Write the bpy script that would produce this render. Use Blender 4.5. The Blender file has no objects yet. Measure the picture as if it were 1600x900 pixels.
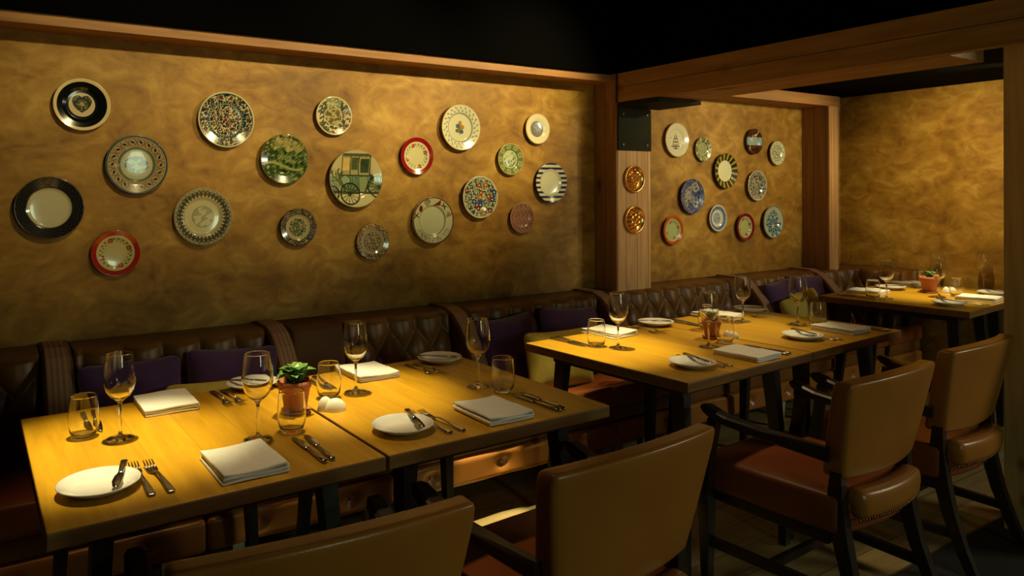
import bpy, bmesh, math, random
import numpy as np
from mathutils import Matrix, Vector
random.seed(7)
PI = math.pi
SC = bpy.context.scene
COL = SC.collection

# ------------------------------------------------------------------ camera
cam = bpy.data.objects.new('camera', bpy.data.cameras.new('camera'))
COL.objects.link(cam)
YAW, PITCH, ROLL = 0.55772, -0.0073366, -0.0071781
fwd = Vector((math.sin(YAW), math.cos(YAW), 0)); rgt = Vector((math.cos(YAW), -math.sin(YAW), 0)); up = Vector((0, 0, 1))
f2 = fwd * math.cos(PITCH) + up * math.sin(PITCH); u2 = up * math.cos(PITCH) - fwd * math.sin(PITCH)
r2 = rgt * math.cos(ROLL) + u2 * math.sin(ROLL); u3 = u2 * math.cos(ROLL) - rgt * math.sin(ROLL)
cam.matrix_world = Matrix(((r2.x, u3.x, -f2.x, 0), (r2.y, u3.y, -f2.y, 0), (r2.z, u3.z, -f2.z, 1.40), (0, 0, 0, 1)))
cam.data.sensor_width = 36
cam.data.lens = 1144.2 / 1600 * 36
cam.data.shift_x = (800 - 698.7) / 1600
cam.data.shift_y = (309.2 - 450) / 1600
cam.data.clip_start = 0.05
SC.camera = cam
SC.view_settings.view_transform = 'Standard'
SC.view_settings.look = 'None'
SC.view_settings.exposure = 0.0
SC.view_settings.gamma = 1.0
SC.view_settings.use_curve_mapping = False
SC.cycles.use_denoising = True
SC.cycles.max_bounces = 10
SC.cycles.transmission_bounces = 10
SC.cycles.glossy_bounces = 5
SC.cycles.diffuse_bounces = 4
SC.cycles.sample_clamp_indirect = 4

# ------------------------------------------------------------------ world and lights
world = bpy.data.worlds.new('world'); SC.world = world
world.use_nodes = True
world.node_tree.nodes['Background'].inputs[0].default_value = (1.0, 0.8, 0.5, 1)
world.node_tree.nodes['Background'].inputs[1].default_value = 0.0035

WARM = (1.0, 0.84, 0.42)
def spot(name, loc, aim, watts, angle, blend=0.8, size=0.04, color=WARM):
    d = bpy.data.lights.new(name, 'SPOT'); d.energy = watts; d.spot_size = math.radians(angle)
    d.spot_blend = blend; d.shadow_soft_size = size; d.color = color
    o = bpy.data.objects.new(name, d); COL.objects.link(o); o.location = loc
    o.rotation_euler = (Vector(aim) - Vector(loc)).to_track_quat('-Z', 'Y').to_euler()
    return o
# narrow ceiling spots over the tables, plus added fills
spot('table_spot', (0.30, 2.20, 2.60), (0.26, 2.06, 0.75), 310, 26.5, 1.0, 0.02)
spot('table_spot', (1.02, 2.34, 2.60), (0.96, 2.16, 0.75), 270, 27, 1.0, 0.02)
spot('table_spot', (2.12, 2.42, 2.60), (2.14, 2.26, 0.75), 310, 28, 1.0, 0.02)
spot('table_spot', (3.50, 2.20, 2.10), (2.98, 2.26, 0.75), 150, 42, 1.0, 0.02)
spot('table_spot', (0.70, 2.10, 2.62), (0.75, 2.02, 0.75), 46, 58, 1.0, 0.06, (1.0, 0.70, 0.34))  # wide dim fill, added to brighten the near table
spot('table_spot', (2.55, 2.10, 2.62), (2.65, 2.05, 0.75), 50, 54, 1.0, 0.06, (1.0, 0.70, 0.34))  # wide dim fill, added to brighten the middle table
spot('table_spot', (1.80, 2.22, 2.60), (1.79, 2.53, 0.0), 600, 10, 0.6, 0.02)  # extra spot, added to light the floor patch between the tables
spot('table_spot', (4.95, 2.15, 2.08), (4.90, 2.22, 0.75), 120, 42, 1.0, 0.02)
# wall washers
WALLC = (1.0, 0.79, 0.36)
spot('wall_spot', (2.75, 1.60, 2.45), (2.25, 3.15, 1.86), 175, 48, 1.0, 0.03, WALLC)
spot('wall_spot', (1.85, 1.60, 2.45), (1.35, 3.15, 1.86), 120, 50, 1.0, 0.03, WALLC)
spot('wall_spot', (0.85, 1.60, 2.45), (0.45, 3.15, 1.80), 62, 50, 1.0, 0.03, WALLC)
spot('wall_spot', (4.00, 1.60, 2.08), (3.60, 3.15, 1.62), 60, 62, 1.0, 0.03, WALLC)
spot('wall_spot', (4.95, 1.60, 2.08), (4.45, 3.15, 1.60), 66, 62, 1.0, 0.03, WALLC)
spot('wall_spot', (4.35, 1.90, 2.08), (5.50, 2.30, 1.55), 72, 70, 1.0, 0.03, WALLC)
# unseen area lights, added for fill and sheen
def area(name, loc, aim, watts, sx, sy, color):
    d = bpy.data.lights.new(name, 'AREA'); d.shape = 'RECTANGLE'; d.size = sx; d.size_y = sy; d.energy = watts; d.color = color
    o = bpy.data.objects.new(name, d); COL.objects.link(o); o.location = loc
    o.rotation_euler = (Vector(aim) - Vector(loc)).to_track_quat('-Z', 'Y').to_euler()
area('fill_light', (1.5, -3.2, 1.55), (1.8, 1.0, 1.1), 17.0, 0.55, 0.9, (0.80, 1.0, 0.62))  # added greenish fill behind the camera, lifting chair backs and bench panels
area('fill_light', (5.3, -0.9, 2.0), (2.6, 1.2, 0.8), 34.0, 0.6, 0.45, (1.0, 0.96, 0.70))  # unseen soft light at the right, added for sheen on the chair tops

# ------------------------------------------------------------------ helpers
def lin(c):
    return tuple(((x / 12.92) if x <= 0.04045 else ((x + 0.055) / 1.055) ** 2.4) for x in c)
def hexc(h):
    return lin(tuple(int(h[i:i + 2], 16) / 255 for i in (0, 2, 4)))

def tag(o, label=None, cat=None, group=None, kind=None):
    if label: o['label'] = label
    if cat: o['category'] = cat
    if group: o['group'] = group
    if kind: o['kind'] = kind
    return o
def empty(name, loc=(0, 0, 0), rz=0.0, label=None, cat=None, group=None):
    o = bpy.data.objects.new(name, None); COL.objects.link(o); o.empty_display_size = 0.1
    o.location = loc; o.rotation_euler = (0, 0, rz)
    return tag(o, label, cat, group)
def link(name, me, mat=None, parent=None, smooth=True):
    if mat is not None and not me.materials:
        for m in (mat if isinstance(mat, (list, tuple)) else [mat]): me.materials.append(m)
    if smooth: me.shade_smooth()
    else: me.shade_flat()
    o = bpy.data.objects.new(name, me); COL.objects.link(o)
    if parent: o.parent = parent
    return o
def copy_tree(o, parent=None):
    c = o.copy(); COL.objects.link(c)
    if parent: c.parent = parent
    for ch in [x for x in KIDS.get(o.name, [])]:
        d = copy_tree(ch, c); KIDS.setdefault(c.name, []).append(d)
    return c
KIDS = {}
def part(name, me, mat, parent, smooth=True, label=None):
    o = link(name, me, mat, parent, smooth)
    KIDS.setdefault(parent.name, []).append(o)
    if label: o['label'] = label
    return o

class MB:
    """collects verts and faces"""
    def __init__(s): s.v = []; s.f = []; s.mi = []
    def add(s, vs, fs, M=None, mi=0):
        n = len(s.v)
        if M is not None: vs = [tuple(M @ Vector(v)) for v in vs]
        s.v += [tuple(v) for v in vs]; s.f += [tuple(i + n for i in f) for f in fs]; s.mi += [mi] * len(fs)
        return s
    def box(s, x0, x1, y0, y1, z0, z1, M=None, mi=0):
        v = [(x0, y0, z0), (x1, y0, z0), (x1, y1, z0), (x0, y1, z0), (x0, y0, z1), (x1, y0, z1), (x1, y1, z1), (x0, y1, z1)]
        return s.add(v, [(3, 2, 1, 0), (4, 5, 6, 7), (0, 1, 5, 4), (1, 2, 6, 5), (2, 3, 7, 6), (3, 0, 4, 7)], M, mi)
    def rbox(s, c, size, r, n=(6, 6, 6), fn=None, M=None, mi=0):
        """rounded box, centre c, full size, radius r; fn deforms (x,y,z) local"""
        h = [q / 2 for q in size]; r = min(r, *[q * 0.999 for q in h])
        def ax(i):
            inner = list(np.linspace(-h[i] + r, h[i] - r, n[i] + 1))
            e = [r * (1 - math.tan(a)) for a in (PI / 4, PI / 8)]
            a = [-h[i] , -h[i] + r * 0.12, -h[i] + r * 0.45]
            return a + inner + [-q for q in reversed(a)]
        A = [ax(0), ax(1), ax(2)]
        vs = []; fs = []; idx = {}
        def vid(p):
            k = (round(p[0], 6), round(p[1], 6), round(p[2], 6))
            if k in idx: return idx[k]
            q = [max(-h[i] + r, min(h[i] - r, p[i])) for i in range(3)]
            d = Vector([p[i] - q[i] for i in range(3)])
            if d.length > 1e-9: d = d.normalized() * r
            w = (q[0] + d.x, q[1] + d.y, q[2] + d.z)
            if fn: w = fn(*w)
            vs.append((w[0] + c[0], w[1] + c[1], w[2] + c[2])); idx[k] = len(vs) - 1
            return idx[k]
        for a, b, k in ((0, 1, 2), (1, 2, 0), (2, 0, 1)):
            for sgn in (-1, 1):
                for i in range(len(A[a]) - 1):
                    for j in range(len(A[b]) - 1):
                        q = []
                        for (ii, jj) in ((i, j), (i + 1, j), (i + 1, j + 1), (i, j + 1)):
                            p = [0, 0, 0]; p[a] = A[a][ii]; p[b] = A[b][jj]; p[k] = sgn * h[k]
                            q.append(vid(p))
                        if sgn < 0: q.reverse()
                        fs.append(tuple(q))
        return s.add(vs, fs, M, mi)
    def lathe(s, prof, seg=32, M=None, mi=0, close=False):
        vs = []; fs = []
        rings = []
        for (r, z) in prof:
            if r < 1e-6: rings.append([len(vs)]); vs.append((0, 0, z))
            else:
                rings.append(list(range(len(vs), len(vs) + seg)))
                vs += [(r * math.cos(2 * PI * k / seg), r * math.sin(2 * PI * k / seg), z) for k in range(seg)]
        for a, b in zip(rings[:-1], rings[1:]):
            for k in range(seg):
                k2 = (k + 1) % seg
                if len(a) == 1 and len(b) == 1: continue
                if len(a) == 1: fs.append((a[0], b[k2], b[k]))
                elif len(b) == 1: fs.append((a[k], a[k2], b[0]))
                else: fs.append((a[k], a[k2], b[k2], b[k]))
        return s.add(vs, fs, M, mi)
    def loft(s, rings, M=None, mi=0, caps=True):
        """list of rings (each a list of points, same count)"""
        n = len(rings[0]); vs = [p for r in rings for p in r]; fs = []
        for i in range(len(rings) - 1):
            for k in range(n):
                k2 = (k + 1) % n
                fs.append((i * n + k, i * n + k2, (i + 1) * n + k2, (i + 1) * n + k))
        if caps: fs += [tuple(reversed(range(n))), tuple((len(rings) - 1) * n + k for k in range(n))]
        return s.add(vs, fs, M, mi)
    def beam(s, pts, secs, M=None, mi=0, nside=4, upv=(0, 0, 1)):
        """sweep a rectangle (w,h) or, with nside>4, an ellipse along pts"""
        rings = []
        P = [Vector(p) for p in pts]
        for i, p in enumerate(P):
            t = (P[min(i + 1, len(P) - 1)] - P[max(i - 1, 0)]).normalized()
            u = Vector(upv)
            if abs(t.dot(u)) > 0.98: u = Vector((0, 1, 0))
            a = t.cross(u).normalized(); b = a.cross(t).normalized()
            w, h = secs[i] if isinstance(secs, list) else secs
            if nside == 4: cc = [(-.5, -.5), (.5, -.5), (.5, .5), (-.5, .5)]
            elif nside == 8:
                e = .32; cc = [(-e, -.5), (e, -.5), (.5, -e), (.5, e), (e, .5), (-e, .5), (-.5, e), (-.5, -e)]
            else: cc = [(.5 * math.cos(2 * PI * k / nside), .5 * math.sin(2 * PI * k / nside)) for k in range(nside)]
            rings.append([tuple(p + a * (x * w) + b * (y * h)) for x, y in cc])
        return s.loft(rings, M, mi)
    def mesh(s, name='m'):
        me = bpy.data.meshes.new(name); me.from_pydata(s.v, [], s.f)
        if any(s.mi): me.polygons.foreach_set('material_index', s.mi)
        bm = bmesh.new(); bm.from_mesh(me); bmesh.ops.recalc_face_normals(bm, faces=bm.faces); bm.to_mesh(me); bm.free()
        me.update(); return me

# ------------------------------------------------------------------ materials
def mat(name, color=(.5, .5, .5), rough=.5, metal=0.0, spec=.5, coat=0.0, sheen=0.0):
    m = bpy.data.materials.new(name); m.use_nodes = True
    b = m.node_tree.nodes['Principled BSDF']
    b.inputs['Base Color'].default_value = (*color, 1); b.inputs['Roughness'].default_value = rough
    b.inputs['Metallic'].default_value = metal; b.inputs['Specular IOR Level'].default_value = spec
    b.inputs['Coat Weight'].default_value = coat; b.inputs['Sheen Weight'].default_value = sheen
    return m
def nodes(m): return m.node_tree.nodes, m.node_tree.links, m.node_tree.nodes['Principled BSDF']
def noise_mat(name, c1, c2, scale=5, rough=.5, stretch=(1, 1, 1), detail=4, bump=0.0, dist=0.0, contrast=(.3, .7), spec=.5, rough2=None, metal=0.0, bscale=None, sheen=0):
    m = mat(name, c1, rough, metal, spec, sheen=sheen); N, L, b = nodes(m)
    tc = N.new('ShaderNodeTexCoord'); mp = N.new('ShaderNodeMapping'); mp.inputs['Scale'].default_value = stretch
    nz = N.new('ShaderNodeTexNoise'); nz.inputs['Scale'].default_value = scale; nz.inputs['Detail'].default_value = detail; nz.inputs['Distortion'].default_value = dist
    cr = N.new('ShaderNodeValToRGB'); cr.color_ramp.elements[0].position = contrast[0]; cr.color_ramp.elements[1].position = contrast[1]
    cr.color_ramp.elements[0].color = (*c1, 1); cr.color_ramp.elements[1].color = (*c2, 1)
    L.new(tc.outputs['Object'], mp.inputs[0]); L.new(mp.outputs[0], nz.inputs[0]); L.new(nz.outputs[0], cr.inputs[0]); L.new(cr.outputs[0], b.inputs['Base Color'])
    if bump:
        bn = N.new('ShaderNodeBump'); bn.inputs['Strength'].default_value = bump; bn.inputs['Distance'].default_value = .004
        if bscale:
            n2 = N.new('ShaderNodeTexNoise'); n2.inputs['Scale'].default_value = bscale; n2.inputs['Detail'].default_value = 5
            L.new(mp.outputs[0], n2.inputs[0]); L.new(n2.outputs[0], bn.inputs['Height'])
        else: L.new(nz.outputs[0], bn.inputs['Height'])
        L.new(bn.outputs[0], b.inputs['Normal'])
    return m
def plaster():
    m = mat('mustard_plaster', rough=.55, spec=.35); N, L, b = nodes(m)
    tc = N.new('ShaderNodeTexCoord')
    n1 = N.new('ShaderNodeTexNoise'); n1.inputs['Scale'].default_value = 3.0; n1.inputs['Detail'].default_value = 9; n1.inputs['Roughness'].default_value = .66; n1.inputs['Distortion'].default_value = .5
    n2 = N.new('ShaderNodeTexNoise'); n2.inputs['Scale'].default_value = 7; n2.inputs['Detail'].default_value = 5; n2.inputs['Distortion'].default_value = 1.6
    mp = N.new('ShaderNodeMapping'); mp.inputs['Scale'].default_value = (1, 1, 1.5)
    L.new(tc.outputs['Object'], mp.inputs[0]); L.new(mp.outputs[0], n1.inputs[0]); L.new(mp.outputs[0], n2.inputs[0])
    mx = N.new('ShaderNodeMath'); mx.operation = 'MULTIPLY_ADD'; mx.inputs[1].default_value = .42
    L.new(n2.outputs[0], mx.inputs[0]); 
    m2 = N.new('ShaderNodeMath'); m2.operation = 'MULTIPLY'; m2.inputs[1].default_value = .62
    L.new(n1.outputs[0], m2.inputs[0]); L.new(m2.outputs[0], mx.inputs[2])
    cr = N.new('ShaderNodeValToRGB'); e = cr.color_ramp.elements
    e[0].position = .34; e[0].color = (.16, .068, .006, 1); e[1].position = .70; e[1].color = (.54, .33, .065, 1)
    q = e.new(.52); q.color = (.34, .175, .022, 1)
    L.new(mx.outputs[0], cr.inputs[0]); L.new(cr.outputs[0], b.inputs['Base Color'])
    bn = N.new('ShaderNodeBump'); bn.inputs['Strength'].default_value = .25; bn.inputs['Distance'].default_value = .004
    L.new(mx.outputs[0], bn.inputs['Height']); L.new(bn.outputs[0], b.inputs['Normal'])
    return m
def wood(name, c1, c2, axis='Y', scale=6, rough=.4, plank=None, knots=0.0, seam=(.05, .02, .008), spec=.5, bump=.06):
    """grain along axis; plank=(axis index, width) draws plank joints"""
    m = mat(name, rough=rough, spec=spec); N, L, b = nodes(m)
    tc = N.new('ShaderNodeTexCoord'); mp = N.new('ShaderNodeMapping')
    st = [7.0, 7.0, 7.0]; st['XYZ'.index(axis)] = .55; mp.inputs['Scale'].default_value = st
    L.new(tc.outputs['Object'], mp.inputs[0])
    vec = mp.outputs[0]
    n1 = N.new('ShaderNodeTexNoise'); n1.inputs['Scale'].default_value = scale; n1.inputs['Detail'].default_value = 7; n1.inputs['Roughness'].default_value = .6; n1.inputs['Distortion'].default_value = .4
    last = None
    if plank:
        sp = N.new('ShaderNodeSeparateXYZ'); L.new(tc.outputs['Object'], sp.inputs[0])
        dv = N.new('ShaderNodeMath'); dv.operation = 'DIVIDE'; dv.inputs[1].default_value = plank[1]; L.new(sp.outputs[plank[0]], dv.inputs[0])
        fl = N.new('ShaderNodeMath'); fl.operation = 'FLOOR'; L.new(dv.outputs[0], fl.inputs[0])
        wn = N.new('ShaderNodeTexWhiteNoise'); wn.noise_dimensions = '1D'; L.new(fl.outputs[0], wn.inputs['W'])
        ad = N.new('ShaderNodeVectorMath'); ad.operation = 'MULTIPLY_ADD'; ad.inputs[1].default_value = (7, 7, 7)
        L.new(wn.outputs['Color'], ad.inputs[0]); L.new(mp.outputs[0], ad.inputs[2]); vec = ad.outputs[0]
        fr = N.new('ShaderNodeMath'); fr.operation = 'FRACT'; L.new(dv.outputs[0], fr.inputs[0])
        pp = N.new('ShaderNodeMath'); pp.operation = 'PINGPONG'; pp.inputs[1].default_value = .5; L.new(fr.outputs[0], pp.inputs[0])
        lt = N.new('ShaderNodeMath'); lt.operation = 'LESS_THAN'; lt.inputs[1].default_value = .0016 / plank[1]; L.new(pp.outputs[0], lt.inputs[0])
    L.new(vec, n1.inputs[0])
    cr = N.new('ShaderNodeValToRGB'); cr.color_ramp.elements[0].position = .32; cr.color_ramp.elements[1].position = .7
    cr.color_ramp.elements[0].color = (*c1, 1); cr.color_ramp.elements[1].color = (*c2, 1)
    L.new(n1.outputs[0], cr.inputs[0]); out = cr.outputs[0]
    if plank:
        mr = N.new('ShaderNodeMapRange'); mr.inputs[3].default_value = .90; mr.inputs[4].default_value = 1.08; L.new(wn.outputs['Value'], mr.inputs[0])
        ml = N.new('ShaderNodeVectorMath'); ml.operation = 'SCALE'; L.new(out, ml.inputs[0]); L.new(mr.outputs[0], ml.inputs['Scale'])
        mi = N.new('ShaderNodeMix'); mi.data_type = 'RGBA'; mi.inputs['B'].default_value = (*seam, 1)
        L.new(lt.outputs[0], mi.inputs['Factor']); L.new(ml.outputs[0], mi.inputs['A']); out = mi.outputs['Result']
    if knots:
        vo = N.new('ShaderNodeTexVoronoi'); vo.inputs['Scale'].default_value = knots * 1.7
        mk = N.new('ShaderNodeMapping'); sk = [1.8, 1.8, 1.8]; sk['XYZ'.index(axis)] = .8; mk.inputs['Scale'].default_value = sk
        L.new(tc.outputs['Object'], mk.inputs[0]); L.new(mk.outputs[0], vo.inputs[0])
        k = N.new('ShaderNodeMapRange'); k.inputs[1].default_value = .07; k.inputs[2].default_value = .17; k.inputs[3].default_value = .85; k.inputs[4].default_value = 0
        L.new(vo.outputs['Distance'], k.inputs[0])
        mi2 = N.new('ShaderNodeMix'); mi2.data_type = 'RGBA'; mi2.inputs['B'].default_value = (c1[0] * .3, c1[1] * .25, c1[2] * .2, 1)
        L.new(k.outputs[0], mi2.inputs['Factor']); L.new(out, mi2.inputs['A']); out = mi2.outputs['Result']
    L.new(out, b.inputs['Base Color'])
    bn = N.new('ShaderNodeBump'); bn.inputs['Strength'].default_value = bump; bn.inputs['Distance'].default_value = .002
    L.new(n1.outputs[0], bn.inputs['Height']); L.new(bn.outputs[0], b.inputs['Normal'])
    return m
def stripes(name, c1, c2, width=.012):
    m = mat(name, c1, .85, spec=.2); N, L, b = nodes(m)
    tc = N.new('ShaderNodeTexCoord'); w = N.new('ShaderNodeTexWave'); w.inputs['Scale'].default_value = 18; w.inputs['Distortion'].default_value = .5
    w.wave_type = 'BANDS'; w.bands_direction = 'X'
    mi = N.new('ShaderNodeMix'); mi.data_type = 'RGBA'; mi.inputs['A'].default_value = (*c1, 1); mi.inputs['B'].default_value = (*c2, 1)
    L.new(tc.outputs['Object'], w.inputs[0]); L.new(w.outputs['Fac'], mi.inputs['Factor']); L.new(mi.outputs['Result'], b.inputs['Base Color'])
    return m
M = {}
M['plaster'] = plaster()
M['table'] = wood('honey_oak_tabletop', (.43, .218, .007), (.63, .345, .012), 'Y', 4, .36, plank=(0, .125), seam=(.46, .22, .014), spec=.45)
M['beam_y'] = wood('pine_beam_y', (.36, .165, .045), (.56, .28, .085), 'Y', 4, .6, knots=1.6, plank=(2, .09))
M['beam_x'] = wood('pine_beam_x', (.26, .115, .034), (.46, .22, .065), 'X', 4, .6, knots=1.6)
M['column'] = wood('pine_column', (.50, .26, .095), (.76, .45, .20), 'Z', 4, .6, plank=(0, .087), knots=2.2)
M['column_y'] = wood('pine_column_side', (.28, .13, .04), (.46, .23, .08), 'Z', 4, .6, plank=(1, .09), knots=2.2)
M['post'] = wood('pine_post', (.50, .30, .10), (.72, .46, .17), 'Z', 4, .6, plank=(1, .2), knots=2.6)
M['floor'] = wood('oak_floor', (.25, .18, .075), (.40, .30, .13), 'X', 3, .45, plank=(1, .14), seam=(.03, .018, .01))
M['carpet'] = noise_mat('dark_carpet', (.012, .011, .008), (.022, .02, .014), 90, .95)
M['ceiling'] = mat('unlit_ceiling', (.0012, .0012, .0012), .98, spec=.05)  # near-black colour stands in for the lack of light up there
M['dark_trim'] = noise_mat('dark_trim', (.006, .008, .006), (.02, .016, .012), 6, .8)
M['steel_plate'] = noise_mat('blackened_steel', (.020, .020, .011), (.032, .031, .017), 5, .8, spec=.15)
M['bolt'] = mat('bolt_black', (.012, .012, .01), .4)
M['leather'] = noise_mat('tan_leather', (.36, .135, .020), (.46, .18, .032), 3.5, .30, bump=.12, bscale=260, spec=.5)
M['leather_bench'] = noise_mat('brown_bench_leather', (.17, .070, .012), (.24, .10, .018), 4, .38, bump=.12, bscale=240, spec=.5)
M['leather_red'] = noise_mat('russet_leather', (.23, .058, .013), (.32, .088, .020), 4, .38, bump=.12, bscale=260)
M['stripe'] = stripes('striped_wing_fabric', (.52, .29, .17), (.34, .18, .10))
M['dark_wood'] = wood('espresso_wood', (.022, .013, .008), (.040, .024, .014), 'Y', 4, .38)
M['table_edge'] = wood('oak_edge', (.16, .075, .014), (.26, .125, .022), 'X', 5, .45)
M['leather_plain'] = noise_mat('matt_brown_leather', (.13, .05, .012), (.18, .072, .016), 4, .6, bump=.1, bscale=240, spec=.25)
M['black_metal'] = mat('black_metal', (.012, .011, .010), .42, spec=.5)
M['foot'] = mat('pale_metal_foot', (.35, .34, .25), .4)
M['nail'] = mat('brass_nail', (.30, .18, .07), .35, 1.0)
M['purple'] = noise_mat('purple_velvet', (.075, .026, .11), (.10, .038, .145), 12, .9, sheen=.3, bump=.1)
M['mustard'] = noise_mat('mustard_linen', (.58, .45, .07), (.68, .53, .10), 40, .9, bump=.15)
M['linen'] = noise_mat('white_linen', (.78, .77, .70), (.84, .83, .77), 60, .9, bump=.12)
M['china'] = mat('white_china', (.82, .81, .76), .12, coat=.3)
M['steel'] = mat('cutlery_steel', (.42, .40, .37), .2, 1.0)
M['terracotta'] = noise_mat('terracotta', (.42, .13, .05), (.52, .18, .07), 14, .75, bump=.1)
M['soil'] = noise_mat('soil', (.02, .013, .008), (.05, .03, .02), 60, .95, bump=.6)
M['leaf'] = noise_mat('green_leaf', (.075, .20, .03), (.17, .34, .06), 22, .42, bump=.1)
M['stone'] = noise_mat('white_stone', (.80, .76, .62), (.86, .83, .70), 8, .35)
g = mat('clear_glass', (1, 1, 1), 0.0); gb = g.node_tree.nodes['Principled BSDF']
gb.inputs['Transmission Weight'].default_value = 1.0; gb.inputs['IOR'].default_value = 1.47
M['glass'] = g
def copper():
    m = mat('gilded_copper', (.90, .48, .12), .24, .9); return m
M['copper'] = copper()
# glazed plates read their painted decoration from the mesh
pm = mat('painted_ceramic', (.8, .8, .8), .16, coat=.4); N_, L_, b_ = nodes(pm)
at = N_.new('ShaderNodeVertexColor'); at.layer_name = 'paint'; L_.new(at.outputs[0], b_.inputs['Base Color'])
M['paint'] = pm

# ------------------------------------------------------------------ room shell
def struct(name, me, m, label, smooth=False):
    return tag(link(name, me, m, None, smooth), label, None, None, 'structure')
YW, XE = 3.15, 5.50
struct('floor', MB().box(-2.5, 7.0, -1.5, YW + .1, -.1, 0).mesh(), M['floor'], 'dim oak plank floor')
struct('floor.001', MB().box(-2.5, 7.0, -1.5, 1.39, .0, .006).mesh(), M['carpet'], 'dark carpet strip in front of the planks')
struct('wall_back', MB().box(-2.5, XE, YW, YW + .12, 0, 2.9).mesh(), M['plaster'], 'long mustard plaster wall behind the banquette')
struct('wall_right', MB().box(XE, XE + .12, -1.5, YW + .12, 0, 2.098).mesh(), M['plaster'], 'mustard plaster end wall beyond the far table')
struct('ceiling', MB().box(-2.5, 3.0, -1.5, YW, 2.75, 2.85).mesh(), M['ceiling'], 'unlit black ceiling over the tables')
struct('ceiling.001', MB().box(3.03, XE + .12, -1.5, YW, 2.10, 2.2).mesh(), M['ceiling'], 'unlit black ceiling over the far bay')
struct('baseboard_right', MB().box(XE - .02, XE, -1.5, 2.56, 0, .2).mesh(), M['dark_trim'], 'dark baseboard along the end wall')
struct('trim_1', MB().box(-2.5, 2.966, 3.01, YW, 2.015, 2.055).mesh(), M['beam_x'], 'pine moulding running along the top of the long plaster wall')
struct('wall_upper', MB().box(-2.5, 2.979, 2.985, YW, 2.056, 2.75).mesh(), M['ceiling'], 'added near-black boarding above the pine moulding, in place of an unlit wall')  # dark sheet added so the wall above the moulding reads as unlit
struct('wall_upper.001', MB().box(2.979, 3.03, .2, 2.985, 2.06, 2.75).mesh(), M['ceiling'], 'added near-black panel above the heavy beam, hiding the lit wall behind')  # added to block the lit wall showing above the bay ceiling
# post and beam frame
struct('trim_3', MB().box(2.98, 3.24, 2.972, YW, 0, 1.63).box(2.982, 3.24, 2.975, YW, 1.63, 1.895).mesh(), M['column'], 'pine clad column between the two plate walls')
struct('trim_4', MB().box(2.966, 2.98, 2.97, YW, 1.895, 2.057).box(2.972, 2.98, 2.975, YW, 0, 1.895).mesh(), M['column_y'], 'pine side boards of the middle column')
struct('trim_5', MB().box(2.98, 3.03, .2, 2.972, 1.897, 2.057).box(3.03, 3.30, .2, 2.972, 1.96, 2.057).mesh(), M['beam_y'], 'heavy pine beam running from the column towards the right post')
struct('trim_6', MB().box(3.03, 3.30, 1.32, YW, 1.895, 1.958).mesh(), M['beam_y'], 'pine soffit board under the heavy beam')
struct('trim_7', MB().box(3.24, 5.14, 2.95, YW, 1.99, 2.062).mesh(), M['beam_x'], 'short pine header above the second plate wall')
struct('trim_8', MB().box(5.02, 5.14, 2.955, YW, 0, 1.99).mesh(), M['column'], 'narrow pine column at the end of the second plate wall')
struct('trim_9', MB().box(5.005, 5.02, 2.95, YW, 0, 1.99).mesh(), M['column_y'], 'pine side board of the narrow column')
struct('trim_10', MB().box(3.52, 3.78, .96, 1.338, 0, 2.098).mesh(), M['post'], 'broad pine post at the right side')
br = empty('steel_bracket', (3.11, 2.97, 1.63), 0, 'blackened steel bracket plate bolted to the top of the pine column', 'bracket')
b = MB(); b.box(-.13, .13, -.006, 0, 0, .238); b.box(-.13, .20, -.30, 0, .240, .262)
part('plate', b.mesh(), M['steel_plate'], br, False)
for bx, bz in ((-.095, .03), (.095, .03), (-.095, .205), (.095, .205)):
    mb = MB().lathe([(0, .007), (.009, .006), (.011, .002), (.011, 0)], 6, Matrix.Translation((bx, -.006, bz)) @ Matrix.Rotation(PI / 2, 4, 'X'))
    part('bolt', mb.mesh(), M['bolt'], br, False)

# ------------------------------------------------------------------ banquette
bq = empty('banquette', (2.4, 2.85, 0), 0, 'long tufted brown leather banquette along the plaster wall behind the tables', 'banquette')
OX, OY = 2.4, 2.85
def bpart(name, mb, m, label=None, smooth=True):
    mb.v = [(x - OX, y - OY, z) for x, y, z in mb.v]
    return part(name, mb.mesh(), m, bq, smooth, label)
seams = [-.9, .62, 1.345, 2.755, 4.10, 5.47]
for a, c in zip(seams[:-1], seams[1:]):
    def sag(x, y, z, a=a, c=c):
        return (x, y, z + (.012 * math.cos(x / (c - a) * PI) if z > 0 else 0))
    mb = MB().rbox(((a + c) / 2, 2.80, .41), (c - a - .004, .50, .10), .022, (24, 8, 2), sag)
    bpart('seat', mb, M['leather_red'])
    mb = MB().rbox(((a + c) / 2, 2.79, .325), (c - a - .004, .44, .07), .01, (4, 2, 2))
    bpart('seat_band', mb, M['leather_bench'])
    nb = max(2, round((c - a) / .345)); xs = [a + (k + .5) * (c - a) / nb for k in range(nb)]
    def puff(x, y, z, a=a, c=c, xs=xs):
        X = x + (a + c) / 2
        if y < 0:
            d = min(math.hypot(X - q, (z) * 1.1) for q in xs)
            y = y + .020 * math.exp(-(d / .028) ** 2) - .010 * (1 - math.exp(-(d / .09) ** 2))
        return (x, y, z)
    mb = MB().rbox(((a + c) / 2, 2.66, .228), (c - a - .006, .19, .115), .018, (max(60, int((c - a) * 90)), 2, 12), puff)
    for q in xs: mb.rbox((q, 2.581, .228), (.014, .008, .014), .006, (1, 1, 1))
    bpart('front_panel', mb, M['leather'])
for fx in (.50, .74, 1.26, 1.43, 2.62, 2.80, 3.95, 4.2, 5.40):
    mb = MB().beam([(fx, 2.63, 0), (fx, 2.63, .17)], [(.026, .026), (.045, .045)])
    bpart('leg', mb, M['foot'], smooth=False)
def back_y(z): return 2.885 + (z - .46) * .20
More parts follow.
